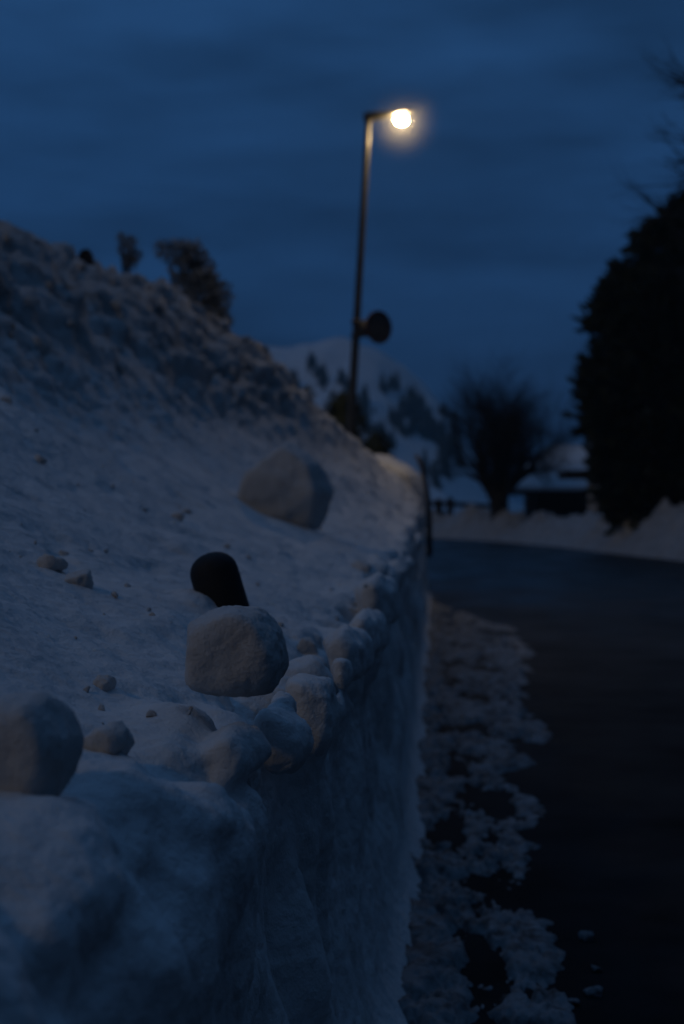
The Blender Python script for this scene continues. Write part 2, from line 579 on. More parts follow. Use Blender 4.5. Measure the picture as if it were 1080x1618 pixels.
    loop = [(0, j) for j in range(b_)] + [(i, b_ - 1) for i in range(1, a)] + [(a - 1, j) for j in range(b_ - 2, -1, -1)] + [(i, 0) for i in range(a - 2, 0, -1)]
    o = len(V)
    for (i, j) in loop:
        V.append((A[i, j, 0], A[i, j, 1], -0.35))
    L_ = len(loop)
    for k_ in range(L_):
        k2 = (k_ + 1) % L_
        i, j = loop[k_]
        i2, j2 = loop[k2]
        Fc.append((i * b_ + j, i2 * b_ + j2, o + k2, o + k_))
    Fc.append(tuple(o + k_ for k_ in range(L_)))
    tmp = bpy.data.meshes.new('tmp')
    tmp.from_pydata(V, [], Fc)
    bm = bmesh.new()
    bm.from_mesh(tmp)
    bmesh.ops.recalc_face_normals(bm, faces=bm.faces)
    for lm in LIP_MESHES(X2, Y2, Z2, nw, ys):
        bm.from_mesh(lm)
        bpy.data.meshes.remove(lm)
    bm.to_mesh(tmp)
    bm.free()
    to = bpy.data.objects.new('tmp', tmp)
    COL.objects.link(to)
    md = to.modifiers.new('r', 'REMESH')
    md.mode = 'VOXEL'
    md.voxel_size = 0.0085
    md = to.modifiers.new('s', 'SMOOTH')
    md.factor = 0.5
    md.iterations = 22
    bpy.context.view_layer.update()
    dg = bpy.context.evaluated_depsgraph_get()
    near = bpy.data.meshes.new_from_object(to.evaluated_get(dg))
    bpy.data.objects.remove(to)
    nv = len(near.vertices)
    co = np.empty(nv * 3, np.float32)
    near.vertices.foreach_get('co', co)
    co = co.reshape(-1, 3).astype(float)
    no = np.empty(nv * 3, np.float32)
    near.vertices.foreach_get('normal', no)
    no = no.reshape(-1, 3)
    gr = 0.0045 * fbm(co[:, 0] * 22, co[:, 1] * 22, co[:, 2] * 22, 3) + 0.002 * fbm(co[:, 0] * 70, co[:, 1] * 70, co[:, 2] * 70, 2)
    co = co + no * gr[:, None]
    nf = len(near.polygons)
    fv = np.empty(len(near.loops), np.int32)
    near.loops.foreach_get('vertex_index', fv)
    fv = fv.reshape(nf, 4)
    cen = co[fv].mean(1)
    keep = (cen[:, 2] > -0.12) & (cen[:, 1] > 0.87) & (cen[:, 1] < 6.585)
    fv = fv[keep]
    nu_, nv_ = X2.shape
    idx = np.arange(nu_ * nv_).reshape(nu_, nv_)
    q = np.stack([idx[:-1, :-1], idx[1:, :-1], idx[1:, 1:], idx[:-1, 1:]], -1)
    hide = np.zeros(q.shape[:2], bool)
    hide[:uc, :jc] = True
    q = q[~hide].reshape(-1, 4)
    allco = np.concatenate([np.stack([X2, Y2, Z2], -1).reshape(-1, 3), co]).astype(np.float32)
    allq = np.concatenate([q, fv + nu_ * nv_]).astype(np.int32)
    used = np.zeros(len(allco), bool)
    used[allq.ravel()] = True
    remap = np.cumsum(used) - 1
    allq = remap[allq].astype(np.int32)
    heap_shade_v = np.concatenate([np.clip(rough * topm, 0, 1).ravel(), np.zeros(len(co))])[used]
    allco = allco[used]
    me = bpy.data.meshes.new('snow_bank')
    me.vertices.add(len(allco))
    me.vertices.foreach_set('co', allco.ravel())
    me.loops.add(allq.size)
    me.loops.foreach_set('vertex_index', allq.ravel())
    me.polygons.add(len(allq))
    me.polygons.foreach_set('loop_start', np.arange(0, allq.size, 4, dtype=np.int32))
    me.polygons.foreach_set('loop_total', np.full(len(allq), 4, np.int32))
    me.polygons.foreach_set('use_smooth', np.ones(len(allq), bool))
    me.update(calc_edges=True)
    me.validate()
    at = me.attributes.new('heap_shade', 'FLOAT', 'POINT')
    at.data.foreach_set('value', heap_shade_v.astype(np.float32))
    return me


LIP_LUMPS = [(320, 1105, 2.55, 0.10, 0.035), (400, 1110, 2.55, 0.08, 0.03), (283, 955, 3.95, 0.13, 0.06), (640, 850, 10.0, 0.25, 0.10), (635, 900, 8.0, 0.2, 0.08), (655, 800, 15.0, 0.35, 0.12)]

bank = link('snow_bank', build_bank(), None, M_SNOW)
tag(bank, kind='structure')
bpy.context.view_layer.update()


def hit(px, py):
    ok, loc, nor, idx = bank.ray_cast(Vector((0, 0, CAM_Z)), ray(px, py))
    return (loc.copy(), nor.copy()) if ok else (None, None)


# ================================================================== snow blocks
def sil_block(name, sil, depth, d, mat, label, cat, yawd=0.15, **kw):
    """block whose outline (photo pixels) is sil at distance d, with a real thickness depth"""
    c = sum((P(x, y, d) for x, y in sil), Vector()) / len(sil)
    pts = []
    for i, (x, y) in enumerate(sil):
        p = P(x, y, d) - c
        pts.append(p * 0.86 + Vector((0, -depth * 0.5, 0)) * (1 + 0.25 * math.sin(i * 2.1)))
        pts.append(p * 0.80 + Vector((depth * yawd, depth * 0.5, 0)) * (1 + 0.25 * math.cos(i * 1.7)))
        pts.append(p)
    o = convex_block(name, pts, mat, **kw)
    o.location = c
    tag(o, label, cat)
    return o


SNOW_BLOCKS = [
    sil_block('snow_block', [(-75, 1290), (-90, 1130), (-10, 1078), (70, 1082), (122, 1185), (112, 1250), (90, 1300)], 0.15, 1.86, M_BLOCK,
              'big out-of-focus snow block cut off by the left edge of the photo', 'snow block', amp=0.05, seed=1.0),
    sil_block('snow_block', [(285, 1010), (292, 978), (318, 957), (360, 945), (405, 950), (440, 975), (460, 1020), (460, 1060), (440, 1104), (330, 1110), (285, 1085)], 0.17, 2.62, M_BLOCK,
              'rounded snow block in sharp focus right in front of the black post', 'snow block', amp=0.07, seed=4.0, freq=1.4, power=11),
    sil_block('snow_block', [(368, 806), (388, 745), (455, 694), (500, 732), (514, 780), (500, 842), (420, 835)], 0.55, 9.6, M_BLOCK,
              'large pointed pyramid of snow standing alone on the slope', 'snow block', amp=0.05, seed=8.0, power=70),
]

LUMPS = [   # px, py, width px, height px, label
    (165, 1160, 95, 80, 'smaller brownish snow lump just right of the big left block'),
    (78, 885, 56, 44, 'low warm grey snow lump left of the black post'),
    (120, 905, 60, 48, 'snow lump with a blue shadow between low lump and black post'),
    (297, 801, 24, 26, 'small brown upright snow lump uphill of the black post'),
    (277, 812, 30, 20, 'small pale snow lump touching the brown upright one'),
    (570, 885, 48, 42, 'warm grey snow lump near the edge below the snow pyramid'),
    (482, 1016, 60, 45, 'flat snow lump right beside the rounded block'),
    (165, 1075, 50, 36, 'brown snow lump on the slope above the left block'),
    (8, 627, 26, 20, 'dark snow lump at the far left edge of the slope'),
    (62, 722, 30, 20, 'small dark snow lump on the smooth slope at left'),
]
for i, (px, py, w_, h_, lab) in enumerate(LUMPS):
    loc, nor = hit(px, py + h_ * 0.3)
    if loc is None:
        continue
    r = loc.y / F * 0.5
    a, bb = w_ * r, h_ * r
    random.seed(100 + i)
    pts = []
    for _ in range(16):
        q = Vector((random.gauss(0, 1), random.gauss(0, 1), random.gauss(0, 1))).normalized() * random.uniform(.8, 1.25)
        pts.append(Vector((q.x * a, q.y * a, q.z * bb)))
    o = convex_block('snow_lump', pts, M_BLOCK, 0.14, 9, 4, i * 3.3)
    o.location = loc + nor * bb * 0.25
    tag(o, lab, 'snow lump')

# small clods scattered over the slope
random.seed(21)
clod_proto = []
for i in range(5):
    pts = [Vector((random.uniform(-1, 1), random.uniform(-1, 1), random.uniform(-.8, .8))).normalized() * random.uniform(.7, 1) for _ in range(14)]
    o = convex_block('snow_clod', pts, M_CLOD, 0.14, 7, 3, 50 + i * 2.7)
    clod_proto.append(o)
pale_proto = []
for i in range(3):
    pts = [Vector((random.uniform(-1, 1), random.uniform(-1, 1), random.uniform(-.8, .8))).normalized() * random.uniform(.7, 1) for _ in range(14)]
    o = convex_block('snow_clod', pts, M_SNOW, 0.14, 7, 3, 80 + i * 2.7)
    pale_proto.append(o)
CL = []
for _ in range(700):
    px = random.uniform(0, 660)
    t = random.random()
    py = random.uniform(380, 1000)
    loc, nor = hit(px, py)
    if loc is None or loc.y < 3.0:
        continue
    steep = py < float(np.interp(px, [0, 350, 560, 660], [555, 615, 700, 770]))
    if not steep and random.random() < 0.82:
        continue
    CL.append((loc, nor, steep))
    if len(CL) >= 100:
        break
near_n = 0
for _ in range(900):
    loc, nor = hit(random.uniform(0, 620), random.uniform(640, 1230))
    if loc is None or nor.z < 0.6 or loc.y > 7.5:
        continue
    if gnoise(loc.x * 2.2, loc.y * 1.6, 3.0) < 0.02:
        continue
    CL.append((loc, nor, False))
    near_n += 1
    if near_n >= 34:
        break
for i, (loc, nor, steep) in enumerate(CL):
    src = clod_proto[i % 5] if steep else pale_proto[i % 3]
    o = src.copy()
    COL.objects.link(o)
    s = random.uniform(0.35, 1.0) ** 1.6 * (0.11 if steep else 0.009 + 0.0028 * loc.y)
    o.scale = (s * random.uniform(.8, 1.3), s * random.uniform(.8, 1.3), s * random.uniform(.6, 1.0))
    o.rotation_euler = (random.uniform(0, 6), random.uniform(0, 6), random.uniform(0, 6))
    o.location = loc + nor * s * 0.2
    tag(o, 'small dirty snow clod scattered on the rough heap' if steep else 'little snow clod lying on the smooth slope', 'snow clod',
        'small clods on the rough snow heap' if steep else 'small clods on the smooth snow slope')

for o in clod_proto + pale_proto:
    bpy.data.objects.remove(o)

# ================================================================== black post poking out of the snow
pb = P(362, 985, 4.0)
pt = P(338, 905, 4.0)
post = empty('marker_post', pb, 'short black round-topped post leaning out of the snow slope', 'marker post')
g = Geo()
ax = (pt - pb).normalized()
L = (pt - pb).length
R0 = 0.069
pts = [pb - ax * 0.35, pb, pb + ax * L]
rad = [R0 * 1.02, R0, R0]
for k in range(1, 7):
    a = k / 6 * math.pi / 2
    pts.append(pb + ax * (L + R0 * 0.85 * math.sin(a)))
    rad.append(max(R0 * math.cos(a) ** 0.9 if k < 6 else 0.002, 0.002))
g.tube(pts, rad, 40)
g.build('post_body', M_PLASTIC, post)
# ================================================================== street lamp, sign
D = 22.5
base = P(548.5, 760, D)
top = P(582, 186, D)
lamp = empty('street_lamp', base, 'tall leaning street lamp with its warm light on, behind the snow heap', 'street lamp')
g = Geo()
N = 10
down = base + (base - top).normalized() * 1.6
pts = [down] + [base.lerp(top, i / N) for i in range(N + 1)]
g.tube(pts, [0.075] + [0.072 + (0.047 - 0.072) * i / N for i in range(N + 1)], 20)
g.build('pole', M_POLE, lamp)
g = Geo()
g.tube([base.lerp(top, 0.985), base.lerp(top, 1.006)], [0.06, 0.06], 20)
g.build('collar', M_HOUSING, lamp)
# luminaire: a lofted hood to the right of the pole top
hood0 = P(574, 187, D)
tip = P(652, 177, D)
axd = (tip - hood0)
Lh = axd.length
axd.normalize()
side = Vector((0, 1, 0))
upv = axd.cross(side) * -1
if upv.z < 0:
    upv = -upv
prof = [(0, .04, .05), (.02, .065, .085), (.10, .08, .095), (.22, .09, .09), (.36, .10, .07), (.55, .13, .05), (.75, .135, .045), (.9, .11, .035), (.97, .07, .02), (1.0, .02, .008)]
g = Geo()
nseg = 20
for (t, wy, hz) in prof:
    for k in range(nseg):
        a = 2 * math.pi * k / nseg
        p = hood0 + axd * (Lh * t) + side * (wy * math.cos(a)) + upv * (hz * (math.sin(a) if math.sin(a) > 0 else 0.7 * math.sin(a)))
        g.v.append(tuple(p))
for i in range(len(prof) - 1):
    for k in range(nseg):
        k2 = (k + 1) % nseg
        g.f.append((i * nseg + k, i * nseg + k2, (i + 1) * nseg + k2, (i + 1) * nseg + k))
g.f.append(tuple(reversed(range(nseg))))
g.f.append(tuple((len(prof) - 1) * nseg + k for k in range(nseg)))
hood = g.build('lamp_head', M_HOUSING, lamp)
g = Geo()
bc = P(634, 190, D)
g.ball((0, 0, 0), (0.10, 0.08, 0.068), seg=24, rings=16)
lens = g.build('lens', M_LENS, None)
lens.parent = hood
lens.location = bc

sc_ = P(598, 517, D - 0.12)
sign = empty('round_sign', sc_, 'round traffic sign on a short bracket, dark against the dusk sky', 'sign')
ang = math.radians(42)
nrm = Vector((math.sin(ang), -math.cos(ang), 0))
def disc(name, r0, r1, th, off, mat):
    g = Geo()
    c = sc_ + nrm * off
    t = Vector((math.cos(ang), math.sin(ang), 0))
    n_ = 40
    rings = [(r0, -th / 2), (r1, -th / 2), (r1, th / 2), (r0, th / 2)]
    for (r, o_) in rings:
        for k in range(n_):
            a = 2 * math.pi * k / n_
            g.v.append(tuple(c + t * (r * math.cos(a)) + Vector((0, 0, r * math.sin(a))) + nrm * o_))
    q = 4 if r0 > 0.01 else 3
    for i in range(q):
        i2 = (i + 1) % 4
        for k in range(n_):
            k2 = (k + 1) % n_
            g.f.append((i * n_ + k, i * n_ + k2, i2 * n_ + k2, i2 * n_ + k))
    return g.build(name, mat, sign, False)
disc('sign_plate', 0.001, 0.255, 0.012, 0.0, M_SIGN)
disc('rim', 0.225, 0.262, 0.024, 0.0, M_RED)
g = Geo()
pj = base.lerp(top, (sc_.z - base.z) / (top.z - base.z))
for dz in (0.10, -0.12):
    g.tube([pj + Vector((0.0, -0.075, dz)), sc_ + Vector((-0.05, 0.03, dz))], [0.022, 0.022], 8)
    g.tube([pj + Vector((0, 0, dz - .03)), pj + Vector((0, 0, dz + .03))], [0.082, 0.082], 16)
g.box(pj + Vector((0.055, -0.10, -0.15)), pj + Vector((0.22, -0.06, 0.12)))
g.build('bracket', M_SIGN, sign)

# ================================================================== ground, road, hill
def sval(x, y):
    return ((x - 6.6) * 21.2 + (y - 37.8) * 6.3) / 22.1


HX = [-900, -500, -300, -200, -130, -80, -55, -41, -28, -15, 4, 19, 35, 60, 120, 300, 900]
HZ = [10, 18, 28, 38, 50, 62, 71, 74, 70, 62, 47, 24, 2, -14, -22, -24, -24]


def hillz(x, y):
    pk = np.interp(x * 700.0 / np.clip(y, 300, 1400), HX, HZ) + 26
    dy = y - 700
    prof = np.where(dy < 0, np.exp(-(dy / 210.0) ** 2), np.exp(-(dy / 500.0) ** 2))
    return pk * prof + (fbm(x * 0.02, y * 0.012, 0.4, 4) * 7.0) * prof


def gz(x, y):
    s = sval(x, y)
    z = -0.06 - 0.9 * sstep(0.5, 7, s) - 25.0 * sstep(16, 190, s) * sstep(40, 120, y)
    z = z - 1.2 * sstep(1.5, 6.0, -x) * sstep(20, 26, y) * (1 - sstep(120, 200, y))
    return z + np.where(y > 200, hillz(x, y), 0)


def nonuni(lo, hi, n, c0, sc):
    t = np.linspace(math.asinh((lo - c0) / sc), math.asinh((hi - c0) / sc), n)
    return c0 + sc * np.sinh(t)


gx = nonuni(-1450, 1450, 260, 0, 12)
gy = np.concatenate([nonuni(-60, 300, 150, 40, 14)[:-1], np.linspace(300, 760, 120), np.linspace(775, 1500, 30)])
GX, GY = np.meshgrid(gx, gy, indexing='ij')
ground = link('ground', grid_mesh('ground', GX, GY, gz(GX, GY)), None, M_HILL)
tag(ground, kind='structure')

rx = np.linspace(-0.7, 15, 60)
ry = np.linspace(-12, 76, 180)
RX, RY = np.meshgrid(rx, ry, indexing='ij')
RX = RX - 0.02 * np.clip(RY - 24, 0, None) ** 1.9 * (RX < 0.4) * 0.6
RZ = 0.012 * fbm(RX * 0.35, RY * 0.2, 0.2, 3) * sstep(-0.2, 1, RX) - 1.3 * sstep(0.8, 5, sval(RX, RY))
road = link('road', grid_mesh('road', RX, RY, RZ), None, M_ROAD)
tag(road, kind='structure')

# slush left on the road along the foot of the wall
sx = np.linspace(-0.3, 1.55, 190)
sy = np.exp(np.linspace(math.log(3.2), math.log(23.5), 620))
SX, SY = np.meshgrid(sx, sy, indexing='ij')
edge = np.interp(SY, [3, 4.2, 4.5, 5.0, 5.6, 6.4, 7.1, 7.6, 8.3, 9.0, 9.6, 11, 13, 15.6, 18, 19.5, 21, 22], [.40, .42, .46, .50, .50, .42, .66, .72, .52, .78, .84, .80, .95, 1.08, 1.02, .62, .3, .05])
edge = edge + 0.12 * fbm(SY * 1.6, SX * 1.6, 3.3, 5, 0.65)
inside = sstep(0.0, 0.22, edge - SX)
holes = fbm(SX * 2.2, SY * 0.85, 5.1, 4, 0.6)
lumps_ = np.clip(billow(SX * 6, SY * 2.4, 1.1, 3), -0.3, 1.4)
holes2 = fbm(SX * 3.4, SY * 1.25, 5.1, 6, 0.68)
pits_ = np.clip(fbm(SX * 15, SY * 6.5, 2.2, 3, 0.6) - 0.12, 0, 0.6)
SZ = -0.030 + inside * (0.048 + 0.005 * lumps_ + 0.075 * np.clip(holes2, -0.9, 0.22) - 0.035 * pits_)
SZ += 0.05 * np.exp(-((edge - SX - 0.09) / 0.05) ** 2) * np.clip(gnoise(SY * 1.6, 0.3, 8.0) + 0.15, 0, 1)
SZ += 0.06 * sstep(0.14, -0.05, SX) * (0.5 + 0.7 * gnoise(SY * 1.3, SX * 2, 2.0))
SZ += 0.006 * fbm(SX * 22, SY * 11, 0.9, 3, 0.6)
gap = sstep(0.12, 0.30, gnoise(SX * 1.1 + 3, SY * 0.62, 9.2)) * sstep(5.0, 6.5, SY)
SZ -= gap * 0.022
slush = link('slush', grid_mesh('slush', SX, SY, SZ), None, M_SLUSH)
tag(slush, kind='stuff')

# loose ice chunks on the asphalt
ICE = [(938, 1566, 44, 'flat pale ice chunk on the wet road, largest near the bottom of the photo'),
       (905, 1583, 28, 'smaller ice chunk just left of the flat pale one'),
       (840, 1608, 30, 'ice chunk at the bottom edge of the photo on the slush margin'),
       (942, 1530, 24, 'small ice chunk just above the flat pale one'),
       (925, 1480, 40, 'ice chunk at the tip of the curved slush rim')]
for i, (px, py, w_, lab) in enumerate(ICE):
    r = ray(px, py)
    loc = Vector((0, 0, CAM_Z)) + r * (-(CAM_Z - 0.008) / r.z)
    a = w_ * loc.y / F * 0.38
    random.seed(300 + i)
    pts = [Vector((random.choice((-1, 1)) * a * random.uniform(.6, 1.05), random.choice((-1, 1)) * a * random.uniform(.6, 1.2), s * a * random.uniform(.18, .4))) for s in (-1, 1) for _ in range(7)]
    o = convex_block('ice_chunk', pts, M_SLUSH, 0.45, 7, 4, i * 5.1, None, 1.8)
    o.location = loc
    tag(o, lab, 'ice chunk')

# far snow bank round the outside of the bend
path = [Vector((7.5, -10)), Vector((7.3, 10)), Vector((7.1, 26)), Vector((6.55, 37.8)), Vector((5.1, 44)), Vector((3.7, 51)), Vector((2.2, 55.6)), Vector((0.3, 59.3)), Vector((-3, 63)), Vector((-9, 68)), Vector((-18, 73))]
hts = [1.1, 1.2, 1.4, 1.55, 1.0, 0.80, 0.85, 1.0, 1.1, 1.1, 1.0]
sl = [0]
for a, b_ in zip(path[:-1], path[1:]):
    sl.append(sl[-1] + (b_ - a).length)
tpar = np.linspace(0, sl[-1], 420)
bx = np.interp(tpar, sl, [p.x for p in path])
by = np.interp(tpar, sl, [p.y for p in path])
bh = np.interp(tpar, sl, hts)
ker = np.hanning(25)
ker /= ker.sum()
sm = lambda a: np.convolve(np.pad(a, 12, mode='reflect', reflect_type='odd'), ker, 'same')[12:-12]
bx, by = sm(bx), sm(by)
tx, ty = np.gradient(bx), np.gradient(by)
tl = np.hypot(tx, ty)
ox, oy = ty / tl, -tx / tl            # outward (to the right of the travel direction)
cs = np.linspace(0, 1, 60)
prof_o = np.interp(cs, [0, .25, .5, .75, 1], [-0.15, 0.7, 1.5, 2.8, 4.8])
prof_h = np.interp(cs, [0, .08, .25, .42, .6, .8, 1], [-.10, .12, .62, 1.0, .9, .25, -.9])
BX = bx[None] + ox[None] * prof_o[:, None]
BY = by[None] + oy[None] * prof_o[:, None]
hn = 1 + 0.55 * gnoise(tpar * 0.55, 0.2, 4.0) + 0.18 * gnoise(tpar * 1.5, 0.9, 1.0)
BZ = np.where(prof_h[:, None] > 0, prof_h[:, None] * (bh * hn)[None], prof_h[:, None])
m_ = np.clip(prof_h, 0, 1)[:, None]
BZ = BZ + m_ * (0.30 * fbm(BX * 0.9, BY * 0.9, 0.5, 4) + 0.16 * np.clip(billow(BX * 2.5, BY * 2.5, 0.2, 3), 0, 1.5))
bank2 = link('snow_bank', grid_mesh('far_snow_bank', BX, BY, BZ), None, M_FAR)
tag(bank2, kind='structure')


# ================================================================== trees and shrubs
def grow(geo_big, geo_twig, p, d, L, r, level, maxl, spread, lift, nseg=5, tw=0.03):
    pts, rad = [p.copy()], [r]
    q = p.copy()
    dd = d.normalized()
    for i in range(nseg):
        dd = (dd + Vector((random.gauss(0, tw), random.gauss(0, tw), random.gauss(0, tw) + lift)) * 1.6).normalized()
        q = q + dd * (L / nseg)
        pts.append(q.copy())
        rad.append(r * (1 - 0.55 * (i + 1) / nseg))
    (geo_big if level <= 1 else geo_twig).tube(pts, rad, 7 if level <= 1 else (4 if level < maxl else 3), cap=False)
    if level >= maxl:
        return
    nch = random.randint(4, 6)
    for c in range(nch):
        t = random.uniform(0.3, 1.0) if c > 0 else 1.0
        i = min(int(t * nseg), nseg)
        a = Vector((random.gauss(0, 1), random.gauss(0, 1), random.gauss(0, 1)))
        ddir = (pts[i] - pts[max(i - 1, 0)]).normalized() if i > 0 else dd
        a = (a - ddir * a.dot(ddir)).normalized()
        nd = (ddir + a * random.uniform(0.5, 1.0) * spread).normalized()
        grow(geo_big, geo_twig, pts[i], nd, L * random.uniform(0.5, 0.78), rad[i] * 0.62, level + 1, maxl, spread, lift, 4, tw)


# vase-shaped bare tree by the house
random.seed(14)
tb = P(784, 828, 57.5)
tree = empty('bare_tree', tb, 'leafless vase-shaped tree with many upright stems beside the snowy-roofed house', 'tree', None)
g1, g2 = Geo(), Geo()
g1.tube([tb - Vector((0, 0, .6)), tb + Vector((.02, 0, .4)), tb + Vector((.0, 0, 1.3))], [0.32, 0.26, 0.28], 12)
stems = [(-.8, .75, 3.2), (-.7, .9, 3.6), (.7, .9, 3.7), (.95, .7, 3.0), (.15, 1, 4.2), (.35, 1, 4.0), (-.5, 1, 3.9), (-.62, .8, 2.6), (-.42, .9, 3.2), (-.18, 1, 3.9), (.05, 1, 3.6), (.28, 1, 3.5), (.52, .9, 3.3), (.8, .75, 2.8), (-.3, 1, 3.7), (.4, 1, 3.2), (-.05, 1, 3.9), (.65, .8, 2.4), (-.55, .9, 2.2)]
for (dx, dz, L_) in stems:
    p0 = tb + Vector((dx * .25, random.uniform(-.2, .2), random.uniform(.7, 1.35)))
    grow(g1, g2, p0, Vector((dx * .58, random.uniform(-.5, .5), dz)), L_ * 0.72, 0.11, 0, 4, 0.70, 0.03, 5, 0.085)
g1.build('trunk', M_BARK, tree)
g2.build('crown', M_BARK, tree)

# bare tree behind the conifer, branches reach into the frame
random.seed(5)
tb = P(1175, 840, 40)
tree = empty('bare_tree', tb, 'tall leafless tree whose twigs reach in above the dark conifer at right', 'tree')
g1, g2 = Geo(), Geo()
g1.tube([tb - Vector((0, 0, .5)), tb + Vector((0, 0, 3)), tb + Vector((.05, 0, 6)), tb + Vector((-.1, 0, 9)), tb + Vector((-.1, 0, 12.5))], [.28, .22, .17, .12, .05], 10)
for k in range(15):
    z0 = 7.0 + 5.2 * k / 14
    s = -1 if k % 3 else 1
    dr = Vector((s * random.uniform(.6, 1), random.uniform(-.7, .7), random.uniform(-.05, .55)))
    grow(g1, g2, tb + Vector((-.08, 0, z0)), dr, random.uniform(1.7, 2.2), 0.075, 1, 3, 0.6, 0.02, 6, 0.07)
g1.build('trunk', M_BARK, tree)
g2.build('crown', M_BARK, tree)


def conifer(name, center_px, base_py, d, prof, depth_k, label, cat, leaf_n, tuft, mat=M_LEAF, leafs=26, group=None, core=0.84):
    """prof: list of (py, half-width px): dense crown of leaf tufts over a trunk"""
    b = P(center_px, base_py, d)
    t = empty(name, b, label, cat, group)
    zs = [P(center_px, py, d).z for py, _ in prof]
    ws = [w_ / F * d for _, w_ in prof]
    order = np.argsort(zs)
    zs = np.array(zs)[order]
    ws = np.array(ws)[order]
    g = Geo()
    g.tube([b - Vector((0, 0, .4)), Vector((b.x, b.y, zs[-1] - 0.1 * (zs[-1] - zs[0])))], [max(ws) * .07 + .02, .02], 8)
    g.build('trunk', M_BARK, t)
    g = Geo()
    # inner body
    rings = 26
    for i in range(rings + 1):
        z = zs[0] + (zs[-1] - zs[0]) * i / rings
        w_ = float(np.interp(z, zs, ws)) * core
        for k in range(20):
            a = 2 * math.pi * k / 20
            rr_ = w_ * (1 + 0.14 * math.sin(3 * a + i * .7) * math.sin(i * .9) + random.uniform(-.06, .06))
            g.v.append((b.x + rr_ * math.cos(a), b.y + rr_ * depth_k * math.sin(a), z))
    for i in range(rings):
        for k in range(20):
            k2 = (k + 1) % 20
            g.f.append((i * 20 + k, i * 20 + k2, (i + 1) * 20 + k2, (i + 1) * 20 + k))
    o_ = len(g.v)
    hgt = zs[-1] - zs[0]
    # tufts weighted by surface
    cw = np.cumsum(np.interp(np.linspace(zs[0], zs[-1], 200), zs, ws) + 0.05 * max(ws))
    for _ in range(leaf_n):
        z = float(np.interp(random.random() * cw[-1], cw, np.linspace(zs[0], zs[-1], 200)))
        w_ = float(np.interp(z, zs, ws))
        a = random.uniform(0, 2 * math.pi)
        rr_ = w_ * random.uniform(0.80, 1.0)
        c = Vector((b.x + rr_ * math.cos(a), b.y + rr_ * depth_k * math.sin(a), z))
        out = Vector((math.cos(a), math.sin(a), random.uniform(.3, 1.3))).normalized()
        sz = tuft * random.uniform(.55, 1.35)
        for _k in range(leafs):
            dd = (out + Vector((random.gauss(0, .55), random.gauss(0, .55), random.gauss(0, .55)))).normalized()
            p = c + dd * random.uniform(0, sz * .7)
            g.leaf(p, dd, sz * random.uniform(.35, .6), sz * random.uniform(.07, .14))
    g.build('crown', mat, t, False)
    return t


random.seed(31)
conifer('conifer_tree', 1092, 845, 45, [(318, 3), (338, 14), (358, 32), (385, 54), (410, 74), (440, 96), (470, 124), (520, 146), (560, 138), (600, 150), (665, 152), (705, 132), (760, 122), (830, 108)], 0.8,
        'huge dense dark conifer filling the right side behind the snow bank', 'conifer', 1350, 0.80, core=0.66)
conifer('shrub', 541, 770, 27, [(622, 9), (640, 22), (660, 29), (690, 32), (715, 34), (760, 34)], 0.9, 'black evergreen shrub right behind the foot of the lamp pole', 'shrub', 160, 0.16, leafs=18)
conifer('shrub', 484, 720, 26, [(610, 3), (625, 8), (640, 11), (660, 14), (700, 15)], 0.9, 'small dark spiky shrub on the skyline left of the lamp pole', 'shrub', 50, 0.11, leafs=14)
conifer('shrub', 592, 770, 30, [(684, 6), (695, 14), (708, 26), (725, 30), (760, 30)], 0.9, 'low dark shrub behind the lit snow right of the lamp pole', 'shrub', 90, 0.14, leafs=16)


def frosty(px0, pys, d, label, blobs, seed):
    """snow-dusted shrub: open clumps on thin stems"""
    random.seed(seed)
    b = P(px0, pys, d)
    t = empty('shrub', b, label, 'shrub')
    g1, g2 = Geo(), Geo()
    for (px, py, r) in blobs:
        c = P(px, py, d) + Vector((0, random.uniform(-.2, .2), 0))
        rm = 1.3 * r / F * d
        mid = b.lerp(c, .5) + Vector((random.uniform(-.05, .05), 0, .1))
        g1.tube([b - Vector((0, 0, .4)), mid, c], [.03, .02, .008], 5)
        for _ in range(260):
            dd = Vector((random.gauss(0, 1), random.gauss(0, 1), random.gauss(0, 1))).normalized()
            p = c + dd * rm * random.uniform(0.2, 1.0)
            g2.leaf(p, (dd + Vector((0, 0, .4))).normalized(), rm * random.uniform(.22, .5), rm * random.uniform(.06, .16))
    g1.build('stems', M_BARK, t)
    g2.build('crown', M_FROST, t, False)


frosty(318, 640, 19.5, 'tall snow-dusted shrub sticking up behind the heap skyline', [(262, 398, 12), (285, 400, 15), (303, 400, 16), (292, 425, 22), (318, 420, 14), (300, 448, 20), (325, 450, 20), (322, 475, 24), (345, 462, 15), (343, 485, 18), (325, 500, 20), (350, 505, 12), (338, 515, 20)], 3)
frosty(205, 460, 17.0, 'small frosted shrub peeping over the heap right of the dark stone', [(194, 378, 6), (205, 380, 8), (200, 397, 10), (212, 400, 8), (206, 415, 10)], 4)

# dark stone on top of the heap
for py in range(350, 420, 2):
    loc, nor = hit(135, py)
    if loc is not None:
        break
k = loc.y / F
o = convex_block('stone', [Vector(p) * k for p in ((-17, -12, -14), (17, -12, -16), (15, 12, -14), (-16, 12, -12), (-8, -6, 14), (7, -7, 13), (8, 7, 15), (-9, 5, 12), (0, 0, 17))], M_STONE, 0.10, 9, 4, 13)
o.location = loc + Vector((0, 0.0, 6 * k))
tag(o, 'black stone sitting on the crest of the snow heap', 'stone')

sil_block('snow_mound', [(560, 760), (574, 724), (590, 711), (622, 722), (655, 745), (672, 778), (674, 850), (570, 850)], 1.6, 24.8, M_SNOW,
          'snow mound brightly lit by the lamp at the foot of its pole', 'snow mound', amp=0.05, seed=27.0, power=16)

